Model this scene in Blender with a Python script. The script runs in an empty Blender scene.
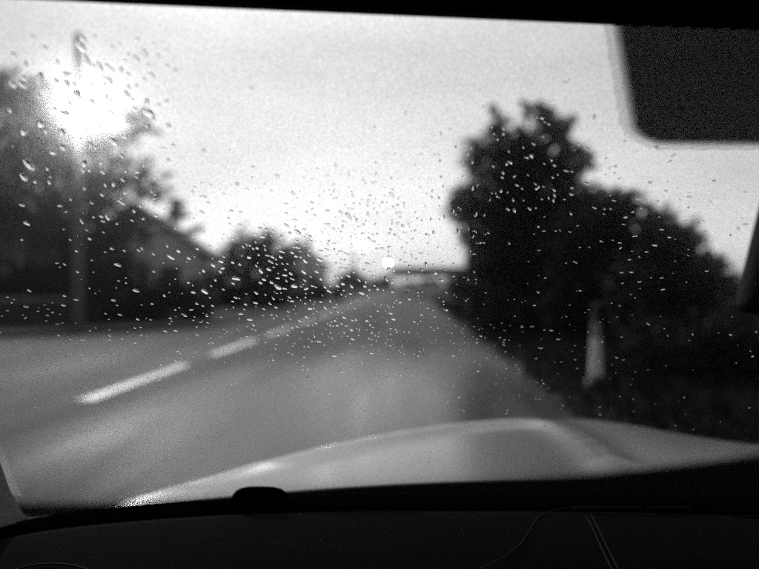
import bpy, bmesh, math, random
from mathutils import Vector, Matrix, Euler

R = math.radians
rnd = random.Random(7)
scene = bpy.context.scene
col = scene.collection

# ------------------------------------------------------------------ camera
F_PX, W0, H0 = 650.0, 759.0, 569.0          # focal length in photo pixels
EYE = Vector((0.0, 0.0, 1.20))
YAW = math.atan((410.0 - 379.5) / F_PX)
cam_d = bpy.data.cameras.new('camera')
cam = bpy.data.objects.new('camera', cam_d)
col.objects.link(cam)
cam.location = EYE
cam.rotation_euler = (R(90), 0, YAW)
cam_d.sensor_width = 36.0
cam_d.lens = 36.0 * F_PX / W0
cam_d.clip_start = 0.02
cam_d.clip_end = 4000
cam_d.dof.use_dof = True
cam_d.dof.focus_distance = 0.655
cam_d.dof.aperture_fstop = 2.7
scene.camera = cam
CAM_M = Euler((R(90), 0, YAW)).to_matrix()

def ray(px, py):
    return CAM_M @ Vector(((px - W0 / 2) / F_PX, (H0 / 2 - py) / F_PX, -1.0))

def at(px, py, depth):
    """the world point that lies `depth` metres down the road on that sight line"""
    d = ray(px, py)
    return EYE + d * (depth / d.y)

# ------------------------------------------------------------------ world, sun
SUN_EL, SUN_ROT = R(47.0), R(-14.0)
world = bpy.data.worlds.new('World')
scene.world = world
world.use_nodes = True
wn = world.node_tree
wn.nodes.clear()
w_out = wn.nodes.new('ShaderNodeOutputWorld')
w_bg = wn.nodes.new('ShaderNodeBackground')
w_sky = wn.nodes.new('ShaderNodeTexSky')
w_sky.sky_type = 'NISHITA'
w_sky.sun_disc = False
w_sky.sun_elevation = SUN_EL
w_sky.sun_rotation = SUN_ROT
w_sky.air_density = 1.0
w_sky.dust_density = 1.6
w_sky.ozone_density = 1.0
w_bw = wn.nodes.new('ShaderNodeRGBToBW')
w_bg.inputs['Strength'].default_value = 0.13
wn.links.new(w_sky.outputs[0], w_bw.inputs[0])
# faint stretched cloud bands in the overcast
w_tc = wn.nodes.new('ShaderNodeTexCoord')
w_mp = wn.nodes.new('ShaderNodeMapping'); w_mp.inputs['Scale'].default_value = (1.0, 1.0, 5.0)
w_ns = wn.nodes.new('ShaderNodeTexNoise'); w_ns.inputs['Scale'].default_value = 2.2; w_ns.inputs['Detail'].default_value = 5
w_mr = wn.nodes.new('ShaderNodeMapRange')
w_mr.inputs['From Min'].default_value = 0.3; w_mr.inputs['From Max'].default_value = 0.7
w_mr.inputs['To Min'].default_value = 0.84; w_mr.inputs['To Max'].default_value = 1.1
w_mu = wn.nodes.new('ShaderNodeMath'); w_mu.operation = 'MULTIPLY'
wn.links.new(w_tc.outputs['Generated'], w_mp.inputs['Vector'])
wn.links.new(w_mp.outputs[0], w_ns.inputs['Vector'])
wn.links.new(w_ns.outputs['Fac'], w_mr.inputs['Value'])
wn.links.new(w_bw.outputs[0], w_mu.inputs[0])
wn.links.new(w_mr.outputs[0], w_mu.inputs[1])
wn.links.new(w_mu.outputs[0], w_bg.inputs['Color'])
wn.links.new(w_bg.outputs[0], w_out.inputs['Surface'])

sun_d = bpy.data.lights.new('sun', 'SUN')
sun_d.energy = 1.0
sun_d.angle = R(20)
sun_d.color = (1.0, 1.0, 1.0)
sun = bpy.data.objects.new('sun', sun_d)
col.objects.link(sun)
sdir = Vector((math.sin(SUN_ROT) * math.cos(SUN_EL), math.cos(SUN_ROT) * math.cos(SUN_EL), math.sin(SUN_EL)))
sun.rotation_euler = sdir.to_track_quat('Z', 'Y').to_euler()
sun.location = (-6, 10, 20)

scene.view_settings.view_transform = 'Standard'
scene.view_settings.look = 'None'
scene.view_settings.gamma = 1.0
scene.view_settings.use_curve_mapping = False
scene.view_settings.exposure = 0.32
scene.render.engine = 'CYCLES'
scene.cycles.use_denoising = False
scene.cycles.max_bounces = 10
scene.cycles.transparent_max_bounces = 16
scene.cycles.sample_clamp_indirect = 2.5

# ------------------------------------------------------------------ materials
def mat(name, grey, rough=0.7, metal=0.0, var=0.0, scale=8.0, bump=0.0, bscale=40.0, coat=0.0, emit=0.0, spec=0.5):
    m = bpy.data.materials.new(name)
    m.use_nodes = True
    nt = m.node_tree
    b = nt.nodes['Principled BSDF']
    b.inputs['Base Color'].default_value = (grey, grey, grey, 1)
    b.inputs['Roughness'].default_value = rough
    b.inputs['Metallic'].default_value = metal
    b.inputs['Coat Weight'].default_value = coat
    b.inputs['Coat Roughness'].default_value = 0.06
    b.inputs['Specular IOR Level'].default_value = spec
    tc = nt.nodes.new('ShaderNodeTexCoord')
    if var > 0:
        n = nt.nodes.new('ShaderNodeTexNoise')
        n.inputs['Scale'].default_value = scale
        n.inputs['Detail'].default_value = 6
        r = nt.nodes.new('ShaderNodeMapRange')
        r.inputs['From Min'].default_value = 0.3
        r.inputs['From Max'].default_value = 0.7
        r.inputs['To Min'].default_value = grey * (1 - var)
        r.inputs['To Max'].default_value = grey * (1 + var)
        nt.links.new(tc.outputs['Object'], n.inputs['Vector'])
        nt.links.new(n.outputs['Fac'], r.inputs['Value'])
        nt.links.new(r.outputs['Result'], b.inputs['Base Color'])
    if bump > 0:
        n2 = nt.nodes.new('ShaderNodeTexNoise')
        n2.inputs['Scale'].default_value = bscale
        n2.inputs['Detail'].default_value = 8
        bp = nt.nodes.new('ShaderNodeBump')
        bp.inputs['Strength'].default_value = bump
        bp.inputs['Distance'].default_value = 0.01
        nt.links.new(tc.outputs['Object'], n2.inputs['Vector'])
        nt.links.new(n2.outputs['Fac'], bp.inputs['Height'])
        nt.links.new(bp.outputs['Normal'], b.inputs['Normal'])
    if emit > 0:
        b.inputs['Emission Color'].default_value = (1, 1, 1, 1)
        b.inputs['Emission Strength'].default_value = emit
    return m

M = {}
M['ground'] = mat('wet_soil', 0.012, 0.9, var=0.4, scale=0.6, bump=0.6, bscale=6, spec=0.2)
M['pavement'] = mat('pavement_concrete', 0.02, 0.9, var=0.25, scale=2.0, bump=0.3, bscale=30)
M['kerb'] = mat('kerb_stone', 0.04, 0.6, var=0.2, scale=5, bump=0.3)
M['paint'] = mat('road_paint', 0.85, 0.5, var=0.18, scale=14, bump=0.2)
M['bark'] = mat('bark', 0.035, 0.9, var=0.4, scale=12, bump=0.8, bscale=30, spec=0.2)
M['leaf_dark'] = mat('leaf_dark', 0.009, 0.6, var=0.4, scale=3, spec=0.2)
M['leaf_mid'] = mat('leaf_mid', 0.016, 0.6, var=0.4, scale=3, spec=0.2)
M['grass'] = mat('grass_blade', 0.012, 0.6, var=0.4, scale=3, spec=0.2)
M['concrete'] = mat('concrete', 0.26, 0.8, var=0.2, scale=3, bump=0.2)
M['pole'] = mat('dark_pole_concrete', 0.2, 0.8, var=0.2, scale=3, bump=0.2)
M['concrete_dark'] = mat('stained_concrete', 0.035, 0.8, var=0.3, scale=0.6, bump=0.2)
M['render_wall'] = mat('pale_render', 0.85, 0.85, var=0.08, scale=1.5, bump=0.2)
M['render_grey'] = mat('grey_render', 0.3, 0.85, var=0.15, scale=1.5, bump=0.2)
M['garden_wall'] = mat('garden_wall_stone', 0.05, 0.9, var=0.4, scale=4, bump=0.5)
M['coping'] = mat('coping_stone', 0.28, 0.8, var=0.2, scale=4, bump=0.3)
M['roof'] = mat('roof_tile', 0.07, 0.6, var=0.3, scale=6, bump=0.5, bscale=12)
M['frame_white'] = mat('window_frame_paint', 0.7, 0.5)
M['pane'] = mat('window_pane', 0.02, 0.05)
M['metal'] = mat('galvanised_metal', 0.3, 0.4, metal=0.8, var=0.2, scale=20)
M['black_plastic'] = mat('black_plastic', 0.004, 0.7, bump=0.15, bscale=300, spec=0.15)
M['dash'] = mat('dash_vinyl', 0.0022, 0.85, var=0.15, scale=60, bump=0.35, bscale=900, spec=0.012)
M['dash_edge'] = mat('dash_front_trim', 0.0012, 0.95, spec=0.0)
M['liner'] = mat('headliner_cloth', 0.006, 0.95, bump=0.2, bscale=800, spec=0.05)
M['pillar'] = mat('pillar_trim', 0.7, 0.85, var=0.1, scale=80, bump=0.2, bscale=700, spec=0.2)
M['seam'] = mat('seam_groove', 0.003, 0.8, spec=0.1)
M['car_white'] = mat('white_car_paint', 0.75, 0.35, coat=0.8)
M['car_pale'] = mat('pale_grey_car_paint', 0.5, 0.35, coat=0.8)
M['tyre'] = mat('tyre_rubber', 0.015, 0.85)
M['rim'] = mat('wheel_rim', 0.4, 0.35, metal=0.9)
M['tail'] = mat('tail_light_plastic', 0.08, 0.2, coat=1.0)
M['lamp'] = mat('lit_lamp_lens', 0.8, 0.4, emit=1300.0)
M['lamp_weak'] = mat('lit_lamp_lens_dimmed', 0.8, 0.4, emit=200.0)  # far lamps' lens, emission lowered to keep their glow small
M['post_white'] = mat('post_white_plastic', 0.92, 0.45, var=0.1, scale=15)
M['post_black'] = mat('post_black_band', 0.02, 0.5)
M['post_grey'] = mat('post_dimmed_plastic', 0.22, 0.6, var=0.4, scale=12)  # upper shaft greyed: low-beam light fading upward, put into the colour
M['mirror_glass'] = mat('mirror_glass', 0.6, 0.03, metal=1.0)

# wet asphalt: dark aggregate with damp, glossier patches
def asphalt():
    m = mat('wet_asphalt', 0.05, 0.5, bump=0.08, bscale=60, spec=0.55)
    nt = m.node_tree
    b = nt.nodes['Principled BSDF']
    tc = nt.nodes.new('ShaderNodeTexCoord')
    mp = nt.nodes.new('ShaderNodeMapping')
    mp.inputs['Scale'].default_value = (1.0, 0.12, 1.0)
    n = nt.nodes.new('ShaderNodeTexNoise')
    n.inputs['Scale'].default_value = 1.1
    n.inputs['Detail'].default_value = 7
    r = nt.nodes.new('ShaderNodeMapRange')
    r.inputs['From Min'].default_value = 0.3
    r.inputs['From Max'].default_value = 0.7
    r.inputs['To Min'].default_value = 0.72
    r.inputs['To Max'].default_value = 0.88
    n2 = nt.nodes.new('ShaderNodeTexNoise')
    n2.inputs['Scale'].default_value = 5.0
    n2.inputs['Detail'].default_value = 9
    r2 = nt.nodes.new('ShaderNodeMapRange')
    r2.inputs['To Min'].default_value = 0.03
    r2.inputs['To Max'].default_value = 0.065
    L = nt.links.new
    L(tc.outputs['Object'], mp.inputs['Vector']); L(mp.outputs[0], n.inputs['Vector'])
    L(n.outputs['Fac'], r.inputs['Value'])
    # standing film of water in the driven lane: a long smooth patch with a ragged edge
    mp2 = nt.nodes.new('ShaderNodeMapping'); mp2.inputs['Location'].default_value = (-0.05, -0.80, 0); mp2.inputs['Scale'].default_value = (0.27, 0.13, 0)
    L(tc.outputs['Object'], mp2.inputs['Vector'])
    ln = nt.nodes.new('ShaderNodeVectorMath'); ln.operation = 'LENGTH'; L(mp2.outputs[0], ln.inputs[0])
    sm = nt.nodes.new('ShaderNodeMath'); sm.operation = 'MULTIPLY_ADD'; sm.inputs[1].default_value = 0.35; L(n.outputs['Fac'], sm.inputs[0]); L(ln.outputs['Value'], sm.inputs[2])
    ms = nt.nodes.new('ShaderNodeMapRange'); ms.interpolation_type = 'SMOOTHSTEP'
    ms.inputs['From Min'].default_value = 0.25; ms.inputs['From Max'].default_value = 1.15
    ms.inputs['To Min'].default_value = 0.53; ms.inputs['To Max'].default_value = 0.0
    L(sm.outputs[0], ms.inputs['Value'])
    sb = nt.nodes.new('ShaderNodeMath'); sb.operation = 'SUBTRACT'; L(r.outputs[0], sb.inputs[0]); L(ms.outputs[0], sb.inputs[1])
    L(sb.outputs[0], b.inputs['Roughness'])
    L(tc.outputs['Object'], n2.inputs['Vector']); L(n2.outputs['Fac'], r2.inputs['Value'])
    L(r2.outputs[0], b.inputs['Base Color'])
    return m
M['asphalt'] = asphalt()

# silver paint of the bonnet, wet, with orange-peel
def bonnet_paint():
    m = mat('silver_paint', 0.2, 0.42, metal=0.7, coat=1.0, bump=0.05, bscale=25)
    m.node_tree.nodes['Principled BSDF'].inputs['Coat Roughness'].default_value = 0.2
    return m
M['bonnet'] = bonnet_paint()

# misted windscreen, its tint finely mottled to add grain to the view
def windscreen_mat():
    m = bpy.data.materials.new('misted_windscreen_glass')
    m.use_nodes = True
    nt = m.node_tree
    nt.nodes.clear()
    N, L = nt.nodes.new, nt.links.new
    out = N('ShaderNodeOutputMaterial')
    tc = N('ShaderNodeTexCoord')
    n = N('ShaderNodeTexNoise'); n.inputs['Scale'].default_value = 900; n.inputs['Detail'].default_value = 1.5
    L(tc.outputs['Object'], n.inputs['Vector'])
    r = N('ShaderNodeMapRange')
    r.inputs['From Min'].default_value = 0.25; r.inputs['From Max'].default_value = 0.75
    r.inputs['To Min'].default_value = 0.66; r.inputs['To Max'].default_value = 1.0
    L(n.outputs['Fac'], r.inputs['Value'])
    tr = N('ShaderNodeBsdfTransparent'); L(r.outputs[0], tr.inputs['Color'])
    gl = N('ShaderNodeBsdfGlossy'); gl.inputs['Roughness'].default_value = 0.02
    fr = N('ShaderNodeFresnel'); fr.inputs['IOR'].default_value = 1.2
    mx = N('ShaderNodeMixShader')
    L(fr.outputs[0], mx.inputs[0]); L(tr.outputs[0], mx.inputs[1]); L(gl.outputs[0], mx.inputs[2])
    L(mx.outputs[0], out.inputs['Surface'])
    v = N('ShaderNodeVolumeScatter')
    v.inputs['Density'].default_value = 22.0
    v.inputs['Anisotropy'].default_value = 0.99
    L(v.outputs[0], out.inputs['Volume'])
    return m
M['windscreen'] = windscreen_mat()

def water_mat():
    m = bpy.data.materials.new('rain_water')
    m.use_nodes = True
    nt = m.node_tree
    nt.nodes.clear()
    out = nt.nodes.new('ShaderNodeOutputMaterial')
    g = nt.nodes.new('ShaderNodeBsdfGlass')
    g.inputs['IOR'].default_value = 1.33
    g.inputs['Roughness'].default_value = 0.0
    nt.links.new(g.outputs[0], out.inputs['Surface'])
    return m
M['water'] = water_mat()

# printed black dot screen round the mirror mount: dots thin out towards the rim
def frit_mat():
    m = bpy.data.materials.new('black_dot_screen')
    m.use_nodes = True
    nt = m.node_tree
    nt.nodes.clear()
    N, L = nt.nodes.new, nt.links.new
    out = N('ShaderNodeOutputMaterial')
    at_ = N('ShaderNodeAttribute'); at_.attribute_name = 'rim'
    tc = N('ShaderNodeTexCoord')
    mp = N('ShaderNodeMapping'); mp.inputs['Rotation'].default_value = (0, R(42), 0)
    L(tc.outputs['Object'], mp.inputs['Vector'])
    sp = N('ShaderNodeSeparateXYZ'); L(mp.outputs[0], sp.inputs[0])
    def wave(sock, k):
        a = N('ShaderNodeMath'); a.operation = 'MULTIPLY'; a.inputs[1].default_value = k; L(sock, a.inputs[0])
        s = N('ShaderNodeMath'); s.operation = 'SINE'; L(a.outputs[0], s.inputs[0])
        return s.outputs[0]
    sx, sz = wave(sp.outputs['X'], 2 * math.pi / 0.0026), wave(sp.outputs['Z'], 2 * math.pi / 0.0020)
    mu = N('ShaderNodeMath'); mu.operation = 'MULTIPLY'; L(sx, mu.inputs[0]); L(sz, mu.inputs[1])
    mr = N('ShaderNodeMapRange'); mr.inputs['From Min'].default_value = -1; mr.inputs['From Max'].default_value = 1
    L(mu.outputs[0], mr.inputs['Value'])
    gt = N('ShaderNodeMath'); gt.operation = 'LESS_THAN'; L(mr.outputs[0], gt.inputs[0]); L(at_.outputs['Fac'], gt.inputs[1])
    d = N('ShaderNodeBsdfDiffuse'); d.inputs['Color'].default_value = (0.012, 0.012, 0.012, 1)
    t = N('ShaderNodeBsdfTransparent')
    mx = N('ShaderNodeMixShader')
    L(gt.outputs[0], mx.inputs[0]); L(t.outputs[0], mx.inputs[1]); L(d.outputs[0], mx.inputs[2])
    L(mx.outputs[0], out.inputs['Surface'])
    return m
M['frit'] = frit_mat()

# ------------------------------------------------------------------ mesh helpers
class MB:
    def __init__(s):
        s.v, s.f = [], []
    def add(s, vs, fs):
        o = len(s.v)
        s.v.extend(tuple(v) for v in vs)
        s.f.extend(tuple(i + o for i in f) for f in fs)
    def box(s, c, d, rz=0.0, top=1.0):
        cx, cy, cz = c; dx, dy, dz = (k / 2 for k in d)
        cs, sn = math.cos(rz), math.sin(rz)
        vs = []
        for z in (-1, 1):
            k = top if z > 0 else 1.0
            for x, y in ((-1, -1), (1, -1), (1, 1), (-1, 1)):
                lx, ly = x * dx * k, y * dy * k
                vs.append((cx + lx * cs - ly * sn, cy + lx * sn + ly * cs, cz + z * dz))
        s.add(vs, [(3, 2, 1, 0), (4, 5, 6, 7), (0, 1, 5, 4), (1, 2, 6, 5), (2, 3, 7, 6), (3, 0, 4, 7)])
    def tube(s, pts, rad, n=8, caps=True):
        pts = [Vector(p) for p in pts]
        if not hasattr(rad, '__len__'): rad = [rad] * len(pts)
        vs, fs = [], []
        for i, p in enumerate(pts):
            t = (pts[min(i + 1, len(pts) - 1)] - pts[max(i - 1, 0)]).normalized()
            a = t.cross(Vector((0, 0, 1)) if abs(t.z) < 0.9 else Vector((1, 0, 0))).normalized()
            b = t.cross(a)
            for k in range(n):
                th = 2 * math.pi * k / n
                vs.append(p + (a * math.cos(th) + b * math.sin(th)) * rad[i])
        for i in range(len(pts) - 1):
            for k in range(n):
                fs.append((i * n + k, i * n + (k + 1) % n, (i + 1) * n + (k + 1) % n, (i + 1) * n + k))
        if caps:
            fs.append(tuple(range(n - 1, -1, -1)))
            fs.append(tuple((len(pts) - 1) * n + k for k in range(n)))
        s.add(vs, fs)
    def grid(s, rows):
        n = len(rows[0])
        vs = [p for r_ in rows for p in r_]
        fs = [(i * n + j, i * n + j + 1, (i + 1) * n + j + 1, (i + 1) * n + j) for i in range(len(rows) - 1) for j in range(n - 1)]
        s.add(vs, fs)
    def build(s, name, m, parent=None, smooth=False, bevel=0.0):
        me = bpy.data.meshes.new(name)
        me.from_pydata(s.v, [], s.f)
        me.update()
        if smooth:
            me.polygons.foreach_set('use_smooth', [True] * len(me.polygons))
        o = bpy.data.objects.new(name, me)
        o.data.materials.append(m)
        col.objects.link(o)
        if parent is not None:
            o.parent = parent
            o.matrix_parent_inverse = parent.matrix_world.inverted() if parent.type != 'EMPTY' else Matrix.Translation(-Vector(parent.location))
        if bevel > 0:
            b = o.modifiers.new('bevel', 'BEVEL'); b.width = bevel; b.segments = 3; b.limit_method = 'ANGLE'
            me.polygons.foreach_set('use_smooth', [True] * len(me.polygons))
            w = o.modifiers.new('wn', 'WEIGHTED_NORMAL')
        return o

def recalc(o):
    bm = bmesh.new(); bm.from_mesh(o.data)
    bmesh.ops.recalc_face_normals(bm, faces=bm.faces)
    bm.to_mesh(o.data); bm.free()

def tag(o, label=None, cat=None, group=None, kind=None):
    for k, v in (('label', label), ('category', cat), ('group', group), ('kind', kind)):
        if v: o[k] = v
    return o

def empty(name, loc):
    e = bpy.data.objects.new(name, None)
    e.location = loc
    e.empty_display_size = 0.2
    col.objects.link(e)
    return e

def lerp(a, b, t): return a + (b - a) * t
def interp(pts, x):
    if x <= pts[0][0]: return pts[0][1]
    for (a, va), (b, vb) in zip(pts, pts[1:]):
        if x <= b:
            t = (x - a) / (b - a); t = t * t * (3 - 2 * t) if False else t
            return va + (vb - va) * t
    return pts[-1][1]

# ------------------------------------------------------------------ ground, road
g = MB(); g.grid([[(x, y, -0.012) for x in (-900, -60, 60, 900)] for y in (-200, 0, 200, 1800)])
tag(g.build('ground', M['ground']), 'dark wet soil and grass verge', kind='structure')

ROAD_L, ROAD_R = -6.3, 1.62
def road_left(y):
    t = min(1., max(0., (y - 11.5) / 7.0)); t = t * t * (3 - 2 * t)
    return lerp(-10.5, -5.5, t)
rows = []
y = -8.0
while y < 420:
    j = 0.07 * math.sin(y * 0.7) + 0.05 * math.sin(y * 1.9 + 1) + rnd.uniform(-.03, .03)
    xs = [road_left(y), -5.4, -4.4, -3.1, -1, 0.4, ROAD_R + j]
    rows.append([(x, y, max(-.002, 0.02 * (1 - ((x + 2.4) / 4.0) ** 2))) for x in xs])
    y += 0.5 if y < 40 else 10
rd = MB(); rd.grid(rows)
road = tag(rd.build('road', M['asphalt'], smooth=True), 'wet grey asphalt road', kind='structure')

def road_z(x): return 0.02 * (1 - ((x + 2.4) / 4.0) ** 2)
CL = -3.3
y = 6.45
k = 0
while y < 160:
    L_ = 3.0
    d = MB()
    n = 6
    rr = []
    for i in range(n + 1):
        yy = y + L_ * i / n
        e1, e2 = rnd.uniform(-0.008, 0.008), rnd.uniform(-0.008, 0.008)
        rr.append([(CL - 0.09 + e1, yy, road_z(CL) + 0.005), (CL + 0.09 + e2, yy, road_z(CL) + 0.005)])
    d.grid(rr)
    d.build('lane_dash', M['paint'], road)
    y += 4.25
    k += 1

ys = [10.5 + .5 * i for i in range(24)] + [23, 30, 45, 80, 140, 200]
pv = MB(); pv.grid([[(-12.5, yy, 0.112), (road_left(yy) - 0.15, yy, 0.115)] for yy in ys])
tag(pv.build('pavement', M['pavement']), 'dark wet pavement along the road', kind='structure')
kb = MB(); kb.grid([[(road_left(yy) - .15, yy, .118), (road_left(yy) - .02, yy, .12), (road_left(yy), yy, .10), (road_left(yy), yy, -.04)] for yy in ys])
tag(kb.build('kerb', M['kerb']), 'stone kerb along the pavement', kind='structure')

# grass on the right-hand verge
gm = MB()
for i in range(16000):
    yy = 2.5 + 40 * rnd.random() ** 1.8
    xx = ROAD_R - 0.28 + abs(rnd.gauss(0, 1)) * 1.6 + 0.3 * rnd.random()
    h = rnd.uniform(0.06, 0.2) * (0.5 if xx < ROAD_R + 0.35 else 1.0)
    a = rnd.uniform(0, 6.28); w = rnd.uniform(0.006, 0.014)
    lx, ly = rnd.gauss(0, 0.4) * h, rnd.gauss(0, 0.4) * h
    ca, sa = math.cos(a) * w, math.sin(a) * w
    gm.add([(xx - ca, yy - sa, -0.02), (xx + ca, yy + sa, -0.02), (xx + lx * .4 + ca * .6, yy + ly * .4 + sa * .6, h * .6), (xx + lx, yy + ly, h)],
           [(0, 1, 2), (0, 2, 3)])
tag(gm.build('verge_grass', M['grass']), 'dark wet grass growing on the road verge', 'grass', kind='stuff')

# ------------------------------------------------------------------ trees
def tree(name, label, cat, blobs, depth, leaves, leaf, trunk_px, m, group, spread=0.5, sparse=1.0, trunk_r=0.16, gap=()):
    """blobs: (px, py, r_px[, ddepth]) sight-line centres turned into real ellipsoids at their depth"""
    base = at(trunk_px, 300, depth); base.z = -0.03
    root = empty(name, base)
    tag(root, label, cat, group)
    cs = []
    for b in blobs:
        dd = b[3] if len(b) > 3 else rnd.uniform(-spread, spread)
        c = at(b[0], b[1], depth + dd)
        cs.append((c, b[2] / F_PX * (depth + dd)))
    t = MB()
    top = max(c.z for c, _ in cs)
    fork = Vector((base.x, base.y, max(0.3, top * 0.3)))
    t.tube([base, base.lerp(fork, 0.5) + Vector((0.05, 0, 0)), fork], [trunk_r * 1.25, trunk_r, trunk_r * 0.85], 9)
    for c, r_ in cs:
        mid = fork.lerp(c, 0.5) + Vector((rnd.uniform(-.2, .2), rnd.uniform(-.2, .2), rnd.uniform(0, .3)))
        t.tube([fork, mid, c], [trunk_r * 0.5, trunk_r * 0.3, trunk_r * 0.1], 6)
        for _ in range(5):
            e = c + Vector((rnd.gauss(0, 1), rnd.gauss(0, 1), rnd.gauss(0, 1))).normalized() * r_ * 1.02
            t.tube([c.lerp(mid, 0.3), c.lerp(e, 0.55) + Vector((0, 0, .04)), e], [trunk_r * 0.12, trunk_r * 0.07, trunk_r * 0.02], 4)
    t.build('trunk', M['bark'], root)
    # twig clusters spread through each blob, leaves round each twig
    cr = MB()
    vol = sum(r_ ** 2 for _, r_ in cs)
    for c, r_ in cs:
        n = int(leaves * r_ ** 2 / vol)
        ncl = max(6, n // 22)
        for _ in range(ncl):
            d = Vector((rnd.gauss(0, 1), rnd.gauss(0, 1), rnd.gauss(0, 1))).normalized()
            q = c + d * r_ * (rnd.random() ** 0.45) * rnd.uniform(0.8, 1.12)
            cl_r = r_ * rnd.uniform(0.10, 0.24)
            for _ in range(int(n / ncl)):
                p = q + Vector((rnd.gauss(0, 1), rnd.gauss(0, 1), rnd.gauss(0, .8))) * cl_r * 0.6
                if p.z < 0.02: p.z = rnd.uniform(0.02, 0.3)
                s_ = leaf * rnd.uniform(0.6, 1.3)
                u = Vector((rnd.gauss(0, 1), rnd.gauss(0, 1), rnd.gauss(0, .6))).normalized()
                w = u.cross(Vector((rnd.gauss(0, 1), rnd.gauss(0, 1), rnd.gauss(0, 1)))).normalized()
                cr.add([p - u * s_ * .5, p + w * s_ * .28, p + u * s_ * .55, p - w * s_ * .28], [(0, 1, 2, 3)])
    cr.build('crown', m, root)
    return root

G_R = 'trees and bushes on the right-hand verge'
G_L = 'trees and bushes on the left-hand side'
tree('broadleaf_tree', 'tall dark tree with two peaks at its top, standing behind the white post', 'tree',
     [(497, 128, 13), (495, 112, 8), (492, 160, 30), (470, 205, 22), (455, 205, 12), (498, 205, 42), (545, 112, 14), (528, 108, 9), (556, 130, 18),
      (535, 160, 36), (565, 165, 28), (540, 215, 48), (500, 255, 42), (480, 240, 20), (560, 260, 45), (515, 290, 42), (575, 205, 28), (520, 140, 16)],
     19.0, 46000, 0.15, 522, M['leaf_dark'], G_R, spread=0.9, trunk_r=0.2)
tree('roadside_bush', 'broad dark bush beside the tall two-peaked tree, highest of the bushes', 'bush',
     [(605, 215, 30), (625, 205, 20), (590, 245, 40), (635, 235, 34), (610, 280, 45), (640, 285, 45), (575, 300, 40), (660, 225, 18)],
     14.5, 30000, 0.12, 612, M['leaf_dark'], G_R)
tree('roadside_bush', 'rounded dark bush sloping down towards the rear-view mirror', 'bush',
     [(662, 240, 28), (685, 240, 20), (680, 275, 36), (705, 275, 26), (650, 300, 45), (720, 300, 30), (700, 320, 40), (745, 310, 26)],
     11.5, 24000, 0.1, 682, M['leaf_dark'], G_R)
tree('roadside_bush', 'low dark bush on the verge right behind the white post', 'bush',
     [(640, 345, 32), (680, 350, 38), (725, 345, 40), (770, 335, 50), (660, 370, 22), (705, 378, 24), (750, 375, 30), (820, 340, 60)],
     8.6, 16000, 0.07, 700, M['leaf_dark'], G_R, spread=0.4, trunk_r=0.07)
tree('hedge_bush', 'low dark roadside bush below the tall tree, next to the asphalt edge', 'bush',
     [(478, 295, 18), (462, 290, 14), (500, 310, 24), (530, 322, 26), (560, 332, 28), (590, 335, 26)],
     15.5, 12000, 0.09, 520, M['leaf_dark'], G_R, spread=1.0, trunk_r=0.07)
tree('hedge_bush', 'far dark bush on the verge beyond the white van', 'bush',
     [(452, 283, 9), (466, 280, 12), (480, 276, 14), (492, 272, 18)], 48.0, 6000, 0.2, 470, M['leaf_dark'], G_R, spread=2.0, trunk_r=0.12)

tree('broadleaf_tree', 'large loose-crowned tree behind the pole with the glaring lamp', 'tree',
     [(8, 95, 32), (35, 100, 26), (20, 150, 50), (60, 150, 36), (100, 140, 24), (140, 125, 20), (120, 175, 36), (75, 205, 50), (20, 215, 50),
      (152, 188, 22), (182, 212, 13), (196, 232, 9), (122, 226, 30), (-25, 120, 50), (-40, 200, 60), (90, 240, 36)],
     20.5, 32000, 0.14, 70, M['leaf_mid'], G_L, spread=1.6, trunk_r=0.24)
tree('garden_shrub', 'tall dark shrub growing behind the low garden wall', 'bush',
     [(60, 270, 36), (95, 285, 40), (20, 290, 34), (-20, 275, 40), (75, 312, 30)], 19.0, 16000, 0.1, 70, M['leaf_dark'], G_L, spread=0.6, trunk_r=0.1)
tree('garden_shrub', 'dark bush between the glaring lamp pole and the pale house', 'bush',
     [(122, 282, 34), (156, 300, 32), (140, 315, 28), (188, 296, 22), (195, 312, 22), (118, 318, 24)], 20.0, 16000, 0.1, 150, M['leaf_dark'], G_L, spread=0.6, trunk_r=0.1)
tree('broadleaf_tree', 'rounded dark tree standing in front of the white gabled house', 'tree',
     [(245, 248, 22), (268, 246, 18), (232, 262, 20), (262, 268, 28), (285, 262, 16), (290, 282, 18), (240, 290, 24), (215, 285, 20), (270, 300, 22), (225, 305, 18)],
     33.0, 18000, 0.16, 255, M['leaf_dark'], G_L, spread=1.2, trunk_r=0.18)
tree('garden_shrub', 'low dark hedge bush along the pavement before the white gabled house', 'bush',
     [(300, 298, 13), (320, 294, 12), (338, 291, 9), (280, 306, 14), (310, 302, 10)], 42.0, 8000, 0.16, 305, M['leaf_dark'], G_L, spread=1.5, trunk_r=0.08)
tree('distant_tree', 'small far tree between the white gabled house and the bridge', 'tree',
     [(352, 278, 9), (344, 281, 7), (362, 282, 7), (375, 283, 5)], 95.0, 5000, 0.4, 353, M['leaf_dark'], G_L, spread=2, trunk_r=0.2)

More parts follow.
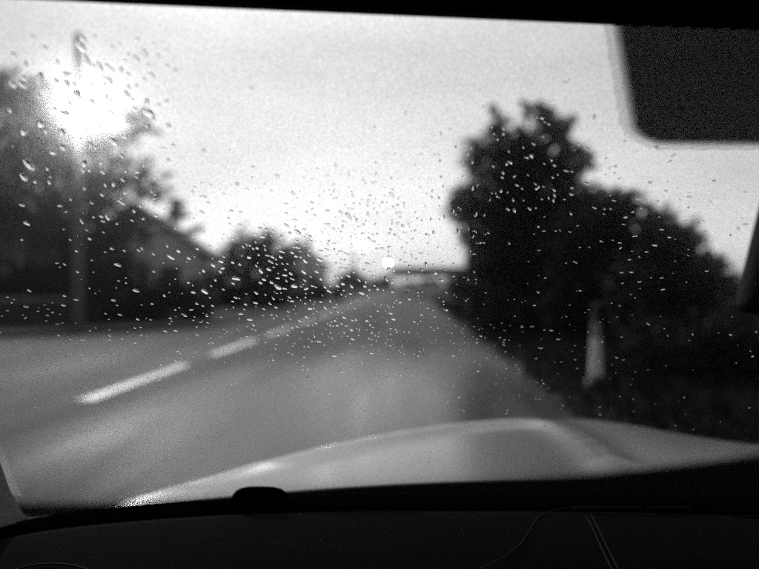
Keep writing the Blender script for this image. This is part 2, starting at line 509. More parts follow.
# unseen trees added beside the car to darken bonnet and road reflections
def added_side_tree(x, y_, h, r_, label, group, m):
    global at
    keep = at
    bl = [(x + r_ * rnd.uniform(-.5, .5), y_ + r_ * rnd.uniform(-.5, .5), h * k, r_ * q) for k, q in ((.25, .6), (.4, .7), (.55, .75), (.7, .65), (.85, .45), (.5, .7))]
    at = lambda px, py, d: Vector((px, d, py))
    tree('broadleaf_tree', label, 'tree', [(b[0], b[2], b[3] * F_PX / b[1], b[1] - y_)  for b in bl], y_, 9000, .2, x, m, group, trunk_r=.18)
    at = keep
added_side_tree(7.2, 5.5, 7.0, 2.6, 'unseen dark tree added on the verge right beside the car', G_R, M['leaf_dark'])
added_side_tree(10.5, 9.0, 8.0, 3.0, 'unseen tall dark tree added on the verge a little ahead of the car', G_R, M['leaf_dark'])
added_side_tree(6.6, 1.8, 6.5, 2.4, 'unseen dark tree added on the verge level with the car bonnet', G_R, M['leaf_dark'])
added_side_tree(-14.0, 9.5, 7.5, 2.8, 'unseen tree added in the garden across the road from the car', G_L, M['leaf_dark'])
added_side_tree(-13.0, 3.5, 7.5, 2.8, 'unseen tree added in the garden level with the car bonnet', G_L, M['leaf_dark'])

# ------------------------------------------------------------------ street lamps on poles
def make_lamp(px, depth, lamp_px, lamp_py, top_z, label):
    base = at(px, 300, depth); base.z = 0.10
    lp = at(lamp_px, lamp_py, depth)
    root = empty('street_lamp', base)
    tag(root, label, 'street lamp', 'lit street lamps along the left pavement')
    m_ = MB(); m_.tube([base, base + Vector((0, 0, top_z * .5)), (base.x, base.y, top_z)], [0.16, 0.13, 0.09], 14)
    m_.build('pole', M['pole'], root, smooth=True)
    m_ = MB(); m_.tube([(base.x, base.y, top_z), (base.x, base.y, top_z + 0.05)], [0.095, 0.05], 12)
    m_.build('pole_cap', M['metal'], root)
    arm_z = lp.z + 0.12
    m_ = MB(); m_.tube([(base.x, base.y, arm_z - 0.25), (base.x + (lp.x - base.x) * .4, base.y, arm_z - 0.02), (lp.x, base.y, arm_z)], 0.028, 8)
    m_.build('arm', M['metal'], root, smooth=True)
    m_ = MB(); m_.tube([(base.x, base.y, arm_z - 0.31), (base.x, base.y, arm_z - 0.19)], 0.15, 14)
    m_.build('bracket', M['metal'], root)
    # floodlight head: domed housing, its round lens looking back down the road and a little to the ground
    ax = Vector((0.12, -0.96, -0.25)).normalized()
    sx_ = ax.cross(Vector((0, 0, 1))).normalized(); up = sx_.cross(ax)
    c_ = Vector((lp.x, lp.y - 0.12, lp.z))
    def ring(r_, d_): return [c_ + ax * d_ + sx_ * (r_ * math.cos(t)) + up * (r_ * .8 * math.sin(t)) for t in [2 * math.pi * k / 20 for k in range(21)]]
    hd = MB(); hd.grid([ring(.27, .04), ring(.285, .0), ring(.25, -.08), ring(.15, -.16), ring(.02, -.18)])
    h = hd.build('lamp_head', M['metal'], root, smooth=True)
    bw = MB(); bw.grid([ring(.255, .02), ring(.2, .045), ring(.1, .06), ring(.005, .064)])
    bw.build('lamp_lens', M['lamp'] if depth < 20 else M['lamp_weak'], h, smooth=True)
    return root
make_lamp(78, 15.6, 89, 107, 7.35, 'tall concrete pole with a glaring lit lamp beside the loose-crowned tree')
make_lamp(309, 49, 316, 228, 6.2, 'lit street lamp standing just before the white gabled house')
make_lamp(354, 66, 360, 243, 6.0, 'lit street lamp standing past the white gabled house')
make_lamp(385, 122, 388, 263, 5.9, 'small far lit street lamp close to the bridge')

# ------------------------------------------------------------------ houses, garden wall, bridge
def house(name, label, c, w, d, eave, ridge, rz, wall, wins, axis='x'):
    """gable end faces the road viewer; c = centre of the front at ground level"""
    root = empty(name, c); root.rotation_euler = (0, 0, rz)
    tag(root, label, 'house')
    def P(m_, nm, mt, par=None, **k):
        o = m_.build(nm, mt, None, **k)
        o.parent = par or root
        return o
    wl = MB()
    hw = w / 2
    prof = [(-hw, 0), (hw, 0), (hw, eave), (0, ridge), (-hw, eave)]
    vs = [(x, 0, z) for x, z in prof] + [(x, d, z) for x, z in prof]
    wl.add(vs, [(0, 1, 2, 3, 4), (9, 8, 7, 6, 5), (0, 5, 6, 1), (1, 6, 7, 2), (4, 9, 5, 0)])
    P(wl, 'wall', wall)
    th, ov = 0.16, 0.35
    sl = (ridge - eave) / hw
    for s in (-1, 1):
        r_ = MB()
        x1, z1 = s * (hw + ov), eave - sl * ov
        a = [(0, -ov, ridge + .02), (x1, -ov, z1 + .02), (x1, d + ov, z1 + .02), (0, d + ov, ridge + .02)]
        b = [(p[0], p[1], p[2] + th) for p in a]
        r_.add(a + b, [(0, 1, 2, 3), (7, 6, 5, 4), (0, 4, 5, 1), (1, 5, 6, 2), (2, 6, 7, 3), (3, 7, 4, 0)])
        rf = P(r_, 'roof_slope', M['roof'])
    ch = MB(); ch.box((hw * .35, d * .6, ridge + .35), (.5, .5, 1.4)); P(ch, 'chimney', M['render_grey'])
    for (x, z, ww, hh) in wins:
        f = MB()
        t = 0.07
        f.box((x, -.03, z + hh / 2 - t / 2), (ww, .1, t)); f.box((x, -.03, z - hh / 2 + t / 2), (ww, .1, t))
        f.box((x - ww / 2 + t / 2, -.03, z), (t, .1, hh - 2 * t)); f.box((x + ww / 2 - t / 2, -.03, z), (t, .1, hh - 2 * t))
        f.box((x, -.025, z), (t * .8, .08, hh - 2 * t))
        fo = P(f, 'window', M['frame_white'])
        p = MB(); p.box((x, -.006, z), (ww - t, .012, hh - t)); P(p, 'pane', M['pane'], fo)
        s = MB(); s.box((x, -.07, z - hh / 2 - .04), (ww + .16, .2, .07)); P(s, 'sill', M['coping'], fo)
    dr = MB(); dr.box((hw * .55, -.02, 1.05), (.95, .08, 2.1)); do = P(dr, 'door', M['roof'])
    hd = MB(); hd.box((hw * .55 + .36, -.08, 1.05), (.04, .05, .12)); P(hd, 'handle', M['metal'], do)
    return root
c = at(318, 300, 60); c.z = -0.02
house('gabled_house', 'white gabled house with dark sloping roof behind the second street lamp', c + Vector((-1.9, 0, 0)), 5.4, 9, 3.0, 5.3, R(8), M['render_wall'],
      [(-1.8, 1.6, 1.0, 1.2), (0.0, 4.2, .8, .8)])
c = at(160, 300, 31); c.z = -0.02
house('gabled_house', 'pale house gable showing through a gap in the loose-crowned tree', c + Vector((-1.2, 0, 0)), 6.0, 8, 2.9, 5.0, R(10), M['render_wall'],
      [(-1.4, 1.5, 1.0, 1.2), (0.4, 3.6, .7, .7)])
c = at(25, 300, 27); c.z = -0.02
house('gabled_house', 'grey house behind the low garden wall and tall shrub', c + Vector((-1.0, 0, 0)), 7.0, 8, 3.0, 5.0, R(6), M['render_grey'],
      [(0.8, 1.6, 1.1, 1.2), (-1.4, 1.6, 1.0, 1.2)])

a = at(-90, 300, 17.2); b = at(66, 300, 17.2)
gw = empty('garden_wall', (b.x, b.y, -0.02))
tag(gw, 'low dark stone garden wall with pale coping stones left of the lamp pole', 'wall')
n = 7
for i in range(n):
    x0, x1 = lerp(a.x, b.x, i / n), lerp(a.x, b.x, (i + 1) / n)
    m_ = MB(); m_.box(((x0 + x1) / 2, 17.2, 0.80 + rnd.uniform(-.01, .01)), (x1 - x0 - .02, .34, .09)); m_.build('coping_stone', M['coping'], gw, bevel=.01)
m_ = MB(); m_.box(((a.x + b.x) / 2, 17.2, .367), (b.x - a.x, .26, .775)); m_.build('wall_body', M['garden_wall'], gw)

br = empty('road_bridge', (4, 172, 0))
tag(br, 'far dark flat road bridge crossing above the road', 'bridge')
m_ = MB(); m_.box((10.5, 172, 3.95), (31, 7, 1.2)); m_.build('deck', M['concrete_dark'], br)
m_ = MB(); m_.box((10.5, 168.35, 4.9), (31, .25, 1.5)); m_.build('parapet', M['concrete_dark'], br)
for x in (4.0,):
    m_ = MB(); m_.box((x, 172, 1.67), (.9, 5, 3.34)); m_.build('pier', M['concrete_dark'], br)
m_ = MB(); m_.box((27, 172, 1.66), (3, 7, 3.34)); m_.build('abutment', M['concrete_dark'], br)
m_ = MB(); m_.box((-6.4, 172, 1.66), (3, 7, 3.34)); m_.build('abutment', M['concrete_dark'], br)

# ------------------------------------------------------------------ delineator post
pb = at(596, 383, 7.95)
po = empty('marker_post', (pb.x, pb.y, -0.012))
tag(po, 'white plastic marker post on the grass verge beside the road', 'post')
def post_section(z0, z1):
    f = lambda z: (0.085 - 0.05 * z, 0.06 - 0.03 * z)
    m_ = MB()
    rows = []
    for z in (z0, (z0 + z1) / 2, z1):
        a_, b_ = f(z)
        rows.append([(pb.x + a_ * math.copysign(abs(math.cos(t)) ** .6, math.cos(t)), pb.y + b_ * math.copysign(abs(math.sin(t)) ** .6, math.sin(t)), z)
                     for t in [2 * math.pi * k / 20 for k in range(21)]])
    m_.grid(rows)
    return m_
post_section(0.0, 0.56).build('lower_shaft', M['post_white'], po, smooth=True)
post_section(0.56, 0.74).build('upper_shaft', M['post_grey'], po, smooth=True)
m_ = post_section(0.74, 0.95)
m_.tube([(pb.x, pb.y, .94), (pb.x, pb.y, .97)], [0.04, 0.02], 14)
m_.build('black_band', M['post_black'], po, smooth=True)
m_ = MB(); m_.box((pb.x, pb.y - .045, .66), (.05, .02, .13)); m_.build('reflector', M['rim'], po, bevel=.004)
m_ = MB(); m_.tube([(pb.x, pb.y, -0.02), (pb.x, pb.y, 0.03), (pb.x, pb.y, 0.05)], [0.17, 0.16, 0.09], 18); m_.build('foot_collar', M['concrete'], po)

# ------------------------------------------------------------------ vehicles ahead
def vehicle(name, label, cat, loc, w, l, h, paint, van):
    root = empty(name, loc)
    tag(root, label, cat)
    X, Y = loc[0], loc[1]
    # side profile (y from the rear, z), extruded with tumblehome above the belt line
    if van:
        prof = [(0, .35), (0, .95), (.05, 1.15), (.16, h - .12), (.4, h), (l * .62, h), (l * .78, 1.2), (l - .08, .98), (l, .7), (l, .32)]
    else:
        prof = [(0, .35), (.02, .8), (.12, .98), (.45, 1.02), (.95, h - .04), (1.3, h), (l * .55, h), (l * .72, 1.0), (l - .15, .85), (l, .6), (l, .32)]
    def hw(z): return w / 2 * (1 - .22 * max(0, (z - .95) / (h - .95)) * (.6 if van else 1.0))
    rows = []
    for s in (-1, -.93, 0, .93, 1):
        rows.append([(X + s * hw(z), Y + y_, z * (1.0 if abs(s) < .95 else .985)) for y_, z in prof])
    m_ = MB(); m_.grid(rows)
    m_.add(rows[0], [tuple(range(len(prof)))]); m_.add(rows[-1], [tuple(range(len(prof) - 1, -1, -1))])
    body = m_.build('body', paint, root)
    # rear window
    (ya, za), (yb, zb) = ((.05, 1.15), (.16, h - .12)) if van else ((.45, 1.02), (.95, h - .04))
    q = []
    for t in (.1, .92):
        yy, zz = lerp(ya, yb, t), lerp(za, zb, t)
        q.append([(X + s * hw(zz) * .8, Y + yy - .012, zz + (.0 if van else .012)) for s in (-1, 0, 1)])
    m_ = MB(); m_.grid(q); m_.build('rear_window', M['pane'], root)
    for s in (-1, 1):
        q = []
        z0, z1 = 1.03, h - .1
        y0, y1 = (.5, l * .7) if van else (1.0, l * .66)
        q = [[(X + s * (hw(z0) + .012), Y + y0, z0), (X + s * (hw(z0) + .012), Y + y1, z0)], [(X + s * (hw(z1) + .012), Y + y0 + .15, z1), (X + s * (hw(z1) + .012), Y + y1 - .4, z1)]]
        m_ = MB(); m_.grid(q); m_.build('side_window', M['pane'], root)
        m_ = MB(); m_.box((X + s * w * .42, Y - .005, .82), (.16, .06, .3 if van else .16)); m_.build('tail_light', M['tail'], root, bevel=.02)
        for yy in (.75, l - .85):
            m_ = MB(); m_.tube([(X + s * (w / 2 - .2), Y + yy, .31), (X + s * (w / 2 + .005), Y + yy, .31)], .31, 20)
            wh = m_.build('wheel', M['tyre'], root)
            m_ = MB(); m_.tube([(X + s * (w / 2 + .0), Y + yy, .31), (X + s * (w / 2 + .015), Y + yy, .31)], .19, 16); m_.build('rim', M['rim'], wh)
    m_ = MB(); m_.box((X, Y - .04, .47), (w * .94, .14, .2)); m_.build('bumper', paint, root, bevel=.03)
    m_ = MB(); m_.box((X, Y - .03, .78), (.5, .02, .11)); m_.build('number_plate', M['frame_white'], root)
    return root
p = at(431, 300, 54)
vehicle('white_van', 'white van stopped by the verge, in front of the far bushes', 'van', (p.x, 54, 0.005), 1.95, 4.6, 1.75, M['car_white'], True)
p = at(411, 300, 62)
vehicle('pale_car', 'pale grey car driving ahead beside the white van', 'car', (p.x, 62, 0.012), 1.8, 4.3, 1.5, M['car_pale'], False)

# ================================================================== the car one sits in
CX = 0.30                                          # its centre line
def glass_y(x, z): return 0.90 - (z - 0.90) * 0.80 - 0.17 * (x - CX) ** 2
def on_glass(px, py, off=0.0):
    d = ray(px, py); t = 0.6
    for _ in range(30):
        p_ = EYE + d * t
        t += (glass_y(p_.x, p_.z) + off - p_.y) / d.y
    return EYE + d * t
def glass_frame(p_):
    u = Vector((1, -0.34 * (p_.x - CX), 0)).normalized()
    v = Vector((0, 0.80, -1)).normalized()          # down the glass
    n_ = v.cross(u).normalized()
    if n_.y < 0: n_ = -n_
    return u, v, n_

car = empty('car', (CX, 0, 0))
tag(car, 'dark car interior with wet windscreen and silver bonnet, seen from the driver seat', 'car')

# windscreen, a closed slab
rows = []
XS = [-0.62 + 1.84 * i / 46 for i in range(47)]
ZS = [0.86 + 0.60 * i / 24 for i in range(25)]
inner = [[(x, glass_y(x, z), z) for x in XS] for z in ZS]
outer = [[(x, glass_y(x, z) + 0.0064, z) for x in XS] for z in ZS]
m_ = MB()
nx, nz = len(XS), len(ZS)
vs = [p_ for r_ in inner for p_ in r_] + [p_ for r_ in outer for p_ in r_]
fs = []
o_ = nx * nz
for i in range(nz - 1):
    for j in range(nx - 1):
        q = (i * nx + j, i * nx + j + 1, (i + 1) * nx + j + 1, (i + 1) * nx + j)
        fs.append(q); fs.append(tuple(o_ + k for k in reversed(q)))
for i in range(nz - 1):
    for j in (0, nx - 1):
        a_, b_ = i * nx + j, (i + 1) * nx + j
        fs.append((a_, b_, o_ + b_, o_ + a_) if j == 0 else (b_, a_, o_ + a_, o_ + b_))
for j in range(nx - 1):
    for i in (0, nz - 1):
        a_, b_ = i * nx + j, i * nx + j + 1
        fs.append((b_, a_, o_ + a_, o_ + b_) if i == 0 else (a_, b_, o_ + b_, o_ + a_))
m_.add(vs, fs)
ws = m_.build('windscreen', M['windscreen'], car, smooth=True)
recalc(ws)
ws['label'] = 'rain-spotted misted windscreen'

# dotted black screen on the glass round the mirror mount
def frit():
    x0, x1, y0, y1, rc = 603, 900, -20, 150, 44
    nxx, nyy = 60, 48
    me_v, rim, fs_ = [], [], []
    for j in range(nyy + 1):
        for i in range(nxx + 1):
            px, py = lerp(x0, x1, (i / nxx) ** 1.6), lerp(y1, y0, (j / nyy) ** 1.5)
            lx = px - (x0 + 0.17 * max(0, py - 25)); ly = ((y1 + 0.01 * (px - x0)) - py) * 1.7   # left side leans in
            if lx < rc and ly < rc:
                dist = rc - math.hypot(rc - lx, rc - ly)
            else:
                dist = min(lx, ly)
            me_v.append(on_glass(px, py, -0.0012)); rim.append(dist)
    for j in range(nyy):
        for i in range(nxx):
            q = (j * (nxx + 1) + i, j * (nxx + 1) + i + 1, (j + 1) * (nxx + 1) + i + 1, (j + 1) * (nxx + 1) + i)
            if max(rim[k] for k in q) > 0: fs_.append(q)
    me = bpy.data.meshes.new('dot_screen')
    me.from_pydata([tuple(v) for v in me_v], [], fs_)
    at_ = me.attributes.new('rim', 'FLOAT', 'POINT')
    # coverage: pale dotted rim, then almost solid
    def cov(d):
        if d <= 0: return 0.0
        if d < 8: return 0.36
        if d < 20: return lerp(0.40, 1.0, (d - 8) / 12)
        return 0.965
    at_.data.foreach_set('value', [cov(d) for d in rim])
    o = bpy.data.objects.new('dot_screen', me)
    me.materials.append(M['frit'])
    col.objects.link(o)
    o.parent = ws
   
    return o
frit()

# header trim and roof
HEAD = [(-300, -22), (-100, -7), (0, -2), (120, 4), (240, 9), (380, 15), (520, 21), (610, 25), (759, 30), (900, 33), (1150, 36)]
lo = [on_glass(x, y_, -0.004) for x, y_ in HEAD]
for x in (.7, .8, .9, 1.0): lo.append(Vector((x, glass_y(x, lo[-1].z) - .004, lo[-1].z)))
m_ = MB()
m_.grid([[p_ + Vector((0, 0.0, 0.06)) for p_ in lo], [p_ + Vector((0, 0.0, 0.004)) for p_ in lo], lo, [p_ + Vector((0, -.012, -.0005)) for p_ in lo],
         [p_ + Vector((0, -.05, .02)) for p_ in lo], [p_ + Vector((0, -.12, .05)) for p_ in lo], [Vector((p_.x, -.3, 1.50)) for p_ in lo]])
m_.build('header_trim', M['liner'], car, smooth=True)
m_ = MB(); m_.grid([[(x, y_, 1.53 - .05 * (x - CX) ** 2) for x in [CX - .75 + 1.5 * i / 10 for i in range(11)]] for y_ in (.40, .0, -.8, -1.9)])
m_.build('roof', M['bonnet'], car, smooth=True)
m_ = MB(); m_.grid([[(x, y_, 1.515 - .05 * (x - CX) ** 2) for x in [CX - .74 + 1.48 * i / 10 for i in range(11)]] for y_ in (.39, .0, -.8, -1.88)])
m_.build('headliner', M['liner'], car, smooth=True)

# left pillar: its foot flares into the corner of the dash
PIL = [(-330, -30, .0), (-170, 200, .0), (-80, 340, 0), (-25, 420, 0), (0, 462, 0), (10, 490, 0), (22, 512, 0), (34, 526, 0), (47, 536, 0)]
e0 = [on_glass(x, y_, -0.004) for x, y_, _ in PIL]
m_ = MB()
m_.grid([e0, [p_ + Vector((-.006, -.014, -.003)) for p_ in e0], [p_ + Vector((-.035, -.035, .0)) for p_ in e0],
         [p_ + Vector((-.08, -.07, .0)) for p_ in e0], [p_ + Vector((-.17, -.12, -.02)) for p_ in e0], [p_ + Vector((-.23, -.08, -.03)) for p_ in e0]])
m_.build('pillar_trim', M['pillar'], car, smooth=True)
# right pillar
e1 = [Vector((2 * CX - p_.x, p_.y, p_.z)) for p_ in e0]
m_ = MB()
m_.grid([e1, [p_ + Vector((.006, -.014, -.003)) for p_ in e1], [p_ + Vector((.03, -.05, -.01)) for p_ in e1],
         [p_ + Vector((.07, -.10, -.03)) for p_ in e1], [p_ + Vector((.16, -.16, -.06)) for p_ in e1]])
m_.build('pillar_trim', M['pillar'], car, smooth=True)

# dashboard
EDGE = [(-120, 540), (-30, 530), (35, 517), (75, 510), (120, 505), (180, 500), (240, 496.5), (330, 494), (430, 493.5), (520, 494), (620, 495), (700, 498), (759, 503), (850, 511), (980, 525), (1150, 545)]
de = [on_glass(x, y_, -0.006) for x, y_ in EDGE]
def dash_row(dy, dz): return [p_ + Vector((0, -dy, dz)) for p_ in de]
m_ = MB(); m_.grid([dash_row(-.004, -.05), dash_row(0, -.003), dash_row(.006, .0), dash_row(.03, .0), dash_row(.05, -.003), dash_row(.056, -.010)])
m_.build('front_trim_strip', M['dash_edge'], car, smooth=True)
m_ = MB(); m_.grid([dash_row(.052, -.012), dash_row(.056, -.004), dash_row(.075, -.001), dash_row(.12, .0), dash_row(.18, -.002), dash_row(.26, -.01), dash_row(.34, -.05), dash_row(.38, -.16), dash_row(.36, -.5)])
dash = m_.build('dashboard', M['dash'], car, smooth=True)
def on_dash(px, py, lift=0.001):
    d = ray(px, py); t = .7
    for _ in range(30):
        p_ = EYE + d * t
        # dash height under this x
        xs_ = [(q.x, q) for q in de]
        zz = interp([(q.x, q.z) for q in de], p_.x) - .0005 + lift
        t += (zz - p_.z) / d.z
    return EYE + d * t
# airbag cover: raised panel with a double piped seam on its left side
AB = [(586, 516), (592, 527), (600, 545), (612, 570), (640, 640)]
AB2 = [(591, 515), (597, 526), (606, 545), (618, 569), (648, 640)]
for ln in (AB, AB2):
    m_ = MB(); m_.tube([on_dash(x, y_, .0008) for x, y_ in ln], .0008, 6); s_ = m_.build('seam', M['seam'], dash)
   
m_ = MB()
top_l = [(x + 3, 513.5 + (x - 590) * .018) for x in range(590, 900, 30)]
m_.tube([on_dash(x, y_, .0006) for x, y_ in top_l], .0007, 6); s_ = m_.build('seam', M['seam'], dash)
CV = [(575, 507), (552, 511), (537, 518), (530, 530), (520, 545), (503, 558), (480, 569)]
m_ = MB(); m_.tube([on_dash(x, y_, .0005) for x, y_ in CV], .0007, 6); s_ = m_.build('seam', M['seam'], dash)
# demister vent slots
for xa, xb in ((575, 640), (648, 690), (300, 420)):
    m_ = MB()
    m_.tube([on_dash(lerp(xa, xb, t), 507 + (1.5 if xa > 500 else 0), .002) for t in (0, .33, .66, 1)], .0022, 8)
    s_ = m_.build('demister_vent', M['seam'] if xa > 500 else M['dash_edge'], dash)
# side vent bezel low on the left
bz = [on_dash(52 + 56 * math.cos(t), 590 - 26 * math.sin(t), .001) for t in [math.pi * k / 14 for k in range(15)]]
m_ = MB(); m_.tube(bz, .0012, 6); s_ = m_.build('vent_bezel', M['seam'], dash)
# light sensor dome
sc = on_glass(260, 496, -.022)
m_ = MB()
rows = []
for i in range(7):
    a_ = math.pi / 2 * i / 6
    ca, sa = math.cos(a_) ** .45 if i < 6 else 0.0, math.sin(a_)
    rows.append([(sc.x + .037 * ca * math.copysign(abs(math.cos(t)) ** .7, math.cos(t)), sc.y + .014 * ca * math.copysign(abs(math.sin(t)) ** .7, math.sin(t)), sc.z - .008 + .0185 * sa)
                 for t in [2 * math.pi * k / 24 for k in range(25)]])
m_.grid(rows); m_.build('light_sensor', M['dash_edge'], car, smooth=True)

# rear-view mirror: housing, glass and stalk
mc = Vector((0.356, 0.455, 1.234))
mr_ = MB()
rows = []
for yy, k in ((.012, .0), (.012, .86), (.006, .96), (-.012, 1.0), (-.018, .98), (-.018, .9)):
    rr = []
    for j in range(33):
        t = 2 * math.pi * j / 32
        ex = math.copysign(abs(math.cos(t)) ** .14, math.cos(t)) * .122 * k
        ez = math.copysign(abs(math.sin(t)) ** .14, math.sin(t)) * .052 * k
        x_, z_ = ex + ez * .25, ez + ex * .03
        rr.append((mc.x + x_, mc.y - yy + .25 * x_ * .3, mc.z + z_))
    rows.append(rr)
mr_.grid(rows)
mo = mr_.build('rear_view_mirror', M['black_plastic'], car, smooth=True)
m_ = MB()
rr = [rows[5], [tuple(Vector(p_) * 0 + Vector((mc.x, mc.y + .018 + .0, mc.z))) for p_ in rows[5]]]
m2 = MB(); m2.tube([(mc.x, mc.y + .015, mc.z + .01), (mc.x + .0, mc.y + .05, mc.z + .07), (mc.x, glass_y(mc.x, mc.z + .1) - .004, mc.z + .10)], [.011, .010, .02], 12)
s_ = m2.build('stalk', M['black_plastic'], mo, smooth=True)
m3 = MB(); m3.grid([rows[0], rows[1]])
for i_, v_ in enumerate(m3.v): m3.v[i_] = (v_[0], v_[1] - .001, v_[2])
s_ = m3.build('mirror_glass', M['mirror_glass'], mo)

# bonnet: a short rounded nose; plan outline as (x, y) of its rim
OUT = [(-.52, .88), (-.47, .97), (-.40, 1.06), (-.31, 1.15), (-.175, 1.285), (-.03, 1.41), (.13, 1.51), (.29, 1.58), (.46, 1.60), (.65, 1.57), (.81, 1.50),
       (.95, 1.38), (1.06, 1.24), (1.14, 1.10), (1.19, .97), (1.22, .88)]
HCX = 0.40
def smooth_line(pts, n=8):
    out = []
    P_ = [pts[0]] + pts + [pts[-1]]
    for i in range(1, len(P_) - 2):
        for k in range(n):
            t = k / n
            out.append(tuple(.5 * (2 * P_[i][c] + (P_[i + 1][c] - P_[i - 1][c]) * t + (2 * P_[i - 1][c] - 5 * P_[i][c] + 4 * P_[i + 1][c] - P_[i + 2][c]) * t * t
                                   + (3 * P_[i][c] - P_[i - 1][c] - 3 * P_[i + 1][c] + P_[i + 2][c]) * t ** 3) for c in range(len(pts[0]))))
    out.append(tuple(pts[-1]))
    return out
rim_line = smooth_line(OUT)
def hood_z(x, y_, e):
    """e = metres inside the rim"""
    s_ = (x - HCX) / .8
    z = .914 - .022 * max(0, (y_ - .95)) / .6 - .022 * s_ * s_
    q_ = min(1., max(0., (x - .36) / .40))
    z -= .075 * max(0., y_ - .95) * q_ * q_ * (3 - 2 * q_)
    k_ = max(0., 1 - e / .13)
    return z - .05 * k_ * k_ * k_
def rim_dist(x, y_): return math.sqrt(min((p_[0] - x) ** 2 + (p_[1] - y_) ** 2 for p_ in rim_line))
def on_hood(px, py):
    d = ray(px, py); t = 0.85
    while t < 1.9:                                 # march down the sight line to the sheet metal
        p_ = EYE + d * t
        if p_.z <= hood_z(p_.x, p_.y, .2): break
        t += 0.002
    return EYE + d * t
RID = [(120, 506), (160, 497), (205, 485), (265, 468), (330, 451), (400, 437), (470, 427), (525, 424), (556, 428), (580, 440), (602, 458), (622, 477), (640, 500)]
rid2 = smooth_line([tuple(on_hood(x, y_))[:2] for x, y_ in RID], 10)
def ridge(x, y_):
    dm = min((p_[0] - x) ** 2 + (p_[1] - y_) ** 2 for p_ in rid2)
    return math.exp(-dm / (2 * 0.027 ** 2))
rows = []
NR = 64
src = [(lerp(-.46, 1.18, i / (len(rim_line) - 1)), 1.0 - .10 * ((lerp(-.46, 1.18, i / (len(rim_line) - 1)) - HCX) / .8) ** 2 - .02) for i in range(len(rim_line))]
for j in range(NR + 1):
    t = 1 - (1 - j / NR) ** 1.5
    rr = []
    for q0, q1 in zip(src, rim_line):
        x, y_ = lerp(q0[0], q1[0], t), lerp(q0[1], max(q1[1], q0[1] + .002), t)
        e = math.hypot(q1[0] - x, q1[1] - y_)
        e = min(e, rim_dist(x, y_))
        rr.append((x, y_, hood_z(x, y_, e) + 0.012 * ridge(x, y_) * (1.0 if y_ > 1.06 else max(0.0, (y_ - .98) / .08))))
    rows.append(rr)
rows.append([(x + (x - HCX) * .03, y_ + .015, z - .10) for x, y_, z in rows[-1]])
rows.append([(x, y_, z - .4) for x, y_, z in rows[-1]])
m_ = MB(); m_.grid(rows)
bon = m_.build('bonnet', M['bonnet'], car, smooth=True)
bon['label'] = 'silver bonnet with a curved raised crease'
rr0 = rows[0]
m_ = MB()
m_.grid([[(x, y_ - .004, z + .001) for x, y_, z in rr0], [(x, y_ - .012, z + .003) for x, y_, z in rr0], [(x, y_ - .03, z - .002) for x, y_, z in rr0], [(x, y_ - .07, z - .03) for x, y_, z in rr0], [(x, y_ - .12, z - .07) for x, y_, z in rr0]])
m_.build('cowl', M['black_plastic'], car, smooth=True)
# wiper lying along the foot of the glass
wp = [(x, y_ - .035, z + .002) for x, y_, z in rr0[10:110:4]]
m_ = MB(); m_.tube(wp, .006, 6); wo = m_.build('wiper_blade', M['dash_edge'], car, smooth=True)
nz_ = on_hood(600, 483)
m_ = MB(); m_.tube([(nz_.x, .96, .893), (nz_.x, .96, .903), (nz_.x, .955, .907)], [.010, .009, .005], 10); m_.build('washer_jet', M['rim'], car, smooth=True)

# body sides, doors and rear so that the cabin is as dark as a cabin
for s in (-1, 1):
    xo = CX + s * .90
    m_ = MB(); m_.grid([[(CX + s * .74, y_, .76), (xo, y_, .62), (xo - s * .01, y_, .45), (xo - s * .05, y_, .2)] for y_ in (1.1, 1.0, .9, .6)])
    m_.build('wing', M['bonnet'], car, smooth=True)
    m_ = MB(); m_.box((CX + s * .84, -.65, .56), (.07, 2.45, .74)); dr = m_.build('door', M['bonnet'], car, bevel=.02)
    m_ = MB(); m_.box((CX + s * .795, -.65, .6), (.02, 2.4, .64)); t_ = m_.build('door_trim', M['liner'], dr)
    m_ = MB(); m_.tube([(CX + s * .80, -.45, .93), (CX + s * .74, -.5, 1.5)], .05, 8); m_.build('door_pillar', M['liner'], car)
m_ = MB(); m_.box((CX, -1.9, .85), (1.66, .08, 1.3)); m_.build('rear_panel', M['liner'], car)
m_ = MB(); m_.box((CX, -.5, .2), (1.6, 2.7, .06)); m_.build('cabin_floor', M['liner'], car)

# ------------------------------------------------------------------ raindrops
def drop_mesh(seed, n=12, rings=5):
    r_ = random.Random(seed)
    a2, a3, p2, p3 = r_.uniform(.05, .22), r_.uniform(.0, .14), r_.uniform(0, 6.28), r_.uniform(0, 6.28)
    prof = []
    vs, fs = [], []
    for i in range(rings):
        q = i / rings
        ang = q * math.pi / 2
        rr_, hh = math.cos(ang) ** .8, math.sin(ang)
        for k in range(n):
            t = 2 * math.pi * k / n
            f = 1 + a2 * math.cos(2 * t + p2) + a3 * math.cos(3 * t + p3)
            vs.append((math.cos(t) * f * rr_, math.sin(t) * f * rr_ - .12 * hh, hh))
    vs.append((0, -.12, 1.0))
    for i in range(rings - 1):
        for k in range(n):
            fs.append((i * n + k, i * n + (k + 1) % n, (i + 1) * n + (k + 1) % n, (i + 1) * n + k))
    top = len(vs) - 1
    for k in range(n): fs.append(((rings - 1) * n + k, (rings - 1) * n + (k + 1) % n, top))
    fs.append(tuple(range(n - 1, -1, -1)))
    return vs, fs
protos = [drop_mesh(100 + i) for i in range(14)]
proto_me = []
for vs, fs in protos:
    me = bpy.data.meshes.new('raindrop')
    me.from_pydata(vs, [], fs); me.update()
    me.polygons.foreach_set('use_smooth', [True] * (len(me.polygons) - 1) + [False])
    n = 12
    for e in me.edges:
        if e.vertices[0] < n and e.vertices[1] < n: e.use_edge_sharp = True
    me.materials.append(M['water'])
    proto_me.append(me)

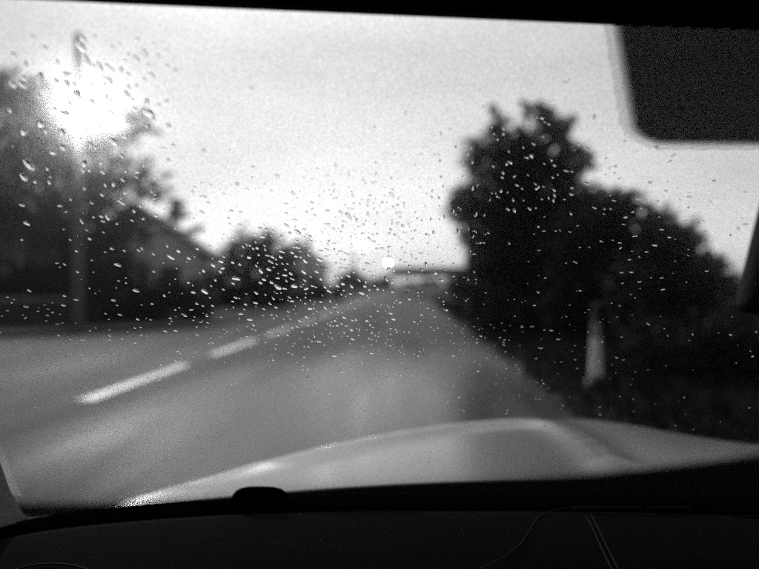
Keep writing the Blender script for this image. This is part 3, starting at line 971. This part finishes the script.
# (px, py, sx, sy, how many, size lo, size hi in mm radius, elongation, tilt in degrees)
CLUST = [
    (325, 280, 50, 40, 470, .8, 2.0, 1.7, 25), (365, 215, 40, 32, 170, .8, 1.7, 1.4, 70), (275, 262, 40, 26, 60, 1.2, 2.6, 1.9, 32),
    (440, 340, 60, 40, 190, .7, 1.7, 1.4, 10), (85, 110, 45, 50, 95, 1.6, 3.6, 1.3, 60), (125, 60, 28, 22, 40, 1.6, 3.0, 1.2, 60),
    (540, 150, 40, 40, 50, .9, 2.2, 1.6, 30), (480, 200, 40, 45, 60, .9, 2.1, 1.8, 75), (640, 220, 60, 40, 55, .7, 1.8, 2.0, 5),
    (560, 260, 70, 50, 42, .6, 1.4, 2.0, 5), (150, 240, 70, 50, 110, .8, 2.0, 1.7, 20), (130, 325, 80, 25, 80, .6, 1.5, 1.8, 5),
    (560, 345, 80, 35, 70, .6, 1.5, 1.8, 5), (250, 330, 70, 30, 70, .7, 1.6, 1.7, 10), (360, 350, 60, 25, 140, .6, 1.4, 1.4, 20),
    (580, 430, 90, 25, 50, .8, 1.9, 1.5, 60), (330, 420, 120, 30, 24, .7, 1.6, 1.6, 20), (680, 200, 40, 40, 30, .7, 1.8, 2.2, 0),
    (1000, 250, 120, 90, 150, .7, 1.8, 1.7, 10), (880, 330, 90, 60, 80, .7, 1.6, 1.7, 10),
    (300, 150, 90, 60, 26, .8, 1.8, 1.3, 60), (70, 300, 60, 50, 40, .7, 1.5, 1.7, 10),
]
drops = []
for (cx, cy, sx, sy, nn, lo_, hi_, el, tl) in CLUST:
    for _ in range(nn):
        px, py = rnd.gauss(cx, sx), rnd.gauss(cy, sy)
        if not (-40 < px < 1200 and 30 < py < 485): continue
        r_mm = (0.8 if cy < 120 and cx < 200 else 0.82 if cx < 460 and cy < 320 else 0.7) * (lo_ + (hi_ - lo_) * rnd.random() ** 2.2)
        drops.append((px, py, r_mm * .001, max(1.0, rnd.gauss(el, .35)), R(rnd.gauss(tl, 18))))
# keep them from running into each other
kept, cell = [], {}
drops.sort(key=lambda d: (d[0] > 750 or d[0] < 5, -d[2] * d[3]))
for d in drops:
    px, py, r_, el, tl = d
    k_ = (int(px // 8), int(py // 8))
    ok = True
    for i in (-1, 0, 1):
        for j in (-1, 0, 1):
            for q in cell.get((k_[0] + i, k_[1] + j), ()):
                if math.hypot(q[0] - px, q[1] - py) < (q[2] * q[3] + r_ * el) * 1050 * .95: ok = False
    if ok:
        kept.append(d); cell.setdefault(k_, []).append(d)

def drop_matrix(d):
    px, py, r_, el, tl = d
    p_ = on_glass(px, py)
    u, v, n_ = glass_frame(p_)
    p_ = Vector((p_.x, glass_y(p_.x, p_.z) + 0.0064, p_.z)) + n_ * 0.00025
    a_ = u * math.cos(tl) + v * math.sin(tl)
    b_ = n_.cross(a_)
    h_ = r_ * (rnd.uniform(.3, .5) if (260 < px < 480 and py < 265) or py < 95 else rnd.uniform(.65, .95))
    m = Matrix((a_ * r_ * el, b_ * r_, n_ * h_)).transposed().to_4x4()
    m.translation = p_
    return m
spat = MB()
for i, d in enumerate(kept):
    mtx = drop_matrix(d)
    k = rnd.randrange(len(protos))
    if i < 300:
        o = bpy.data.objects.new('raindrop', proto_me[k])
        o.matrix_world = mtx
        col.objects.link(o)
        ln = d[2] * d[3]
        size = 'large' if ln > .0034 else 'medium-sized' if ln > .0025 else 'small'
        shape = 'rounded' if d[3] < 1.35 else 'oval' if d[3] < 1.9 else 'long thin'
        a_ = math.degrees(d[4]) % 180
        tilt = 'lying level' if a_ < 15 or a_ > 165 else 'slanting' if a_ < 60 or a_ > 120 else 'standing upright'
        tag(o, f'{size} {shape} clear raindrop {tilt} on the outside of the car windscreen', 'raindrop', f'{size} {shape} {tilt} raindrops on the windscreen')
    else:
        vs, fs = protos[k]
        spat.add([mtx @ Vector(v_) for v_ in vs], fs)
so = spat.build('raindrop_spatter', M['water'], smooth=True)
for e in so.data.edges:
    pass
bm = bmesh.new(); bm.from_mesh(so.data)
for f in bm.faces:
    if len(f.verts) == 12:
        f.smooth = False
        for e in f.edges: e.smooth = False
bm.to_mesh(so.data); bm.free()
tag(so, 'fine spatter of the smallest raindrops across the car windscreen', 'raindrops', kind='stuff')
print('drops', len(kept))
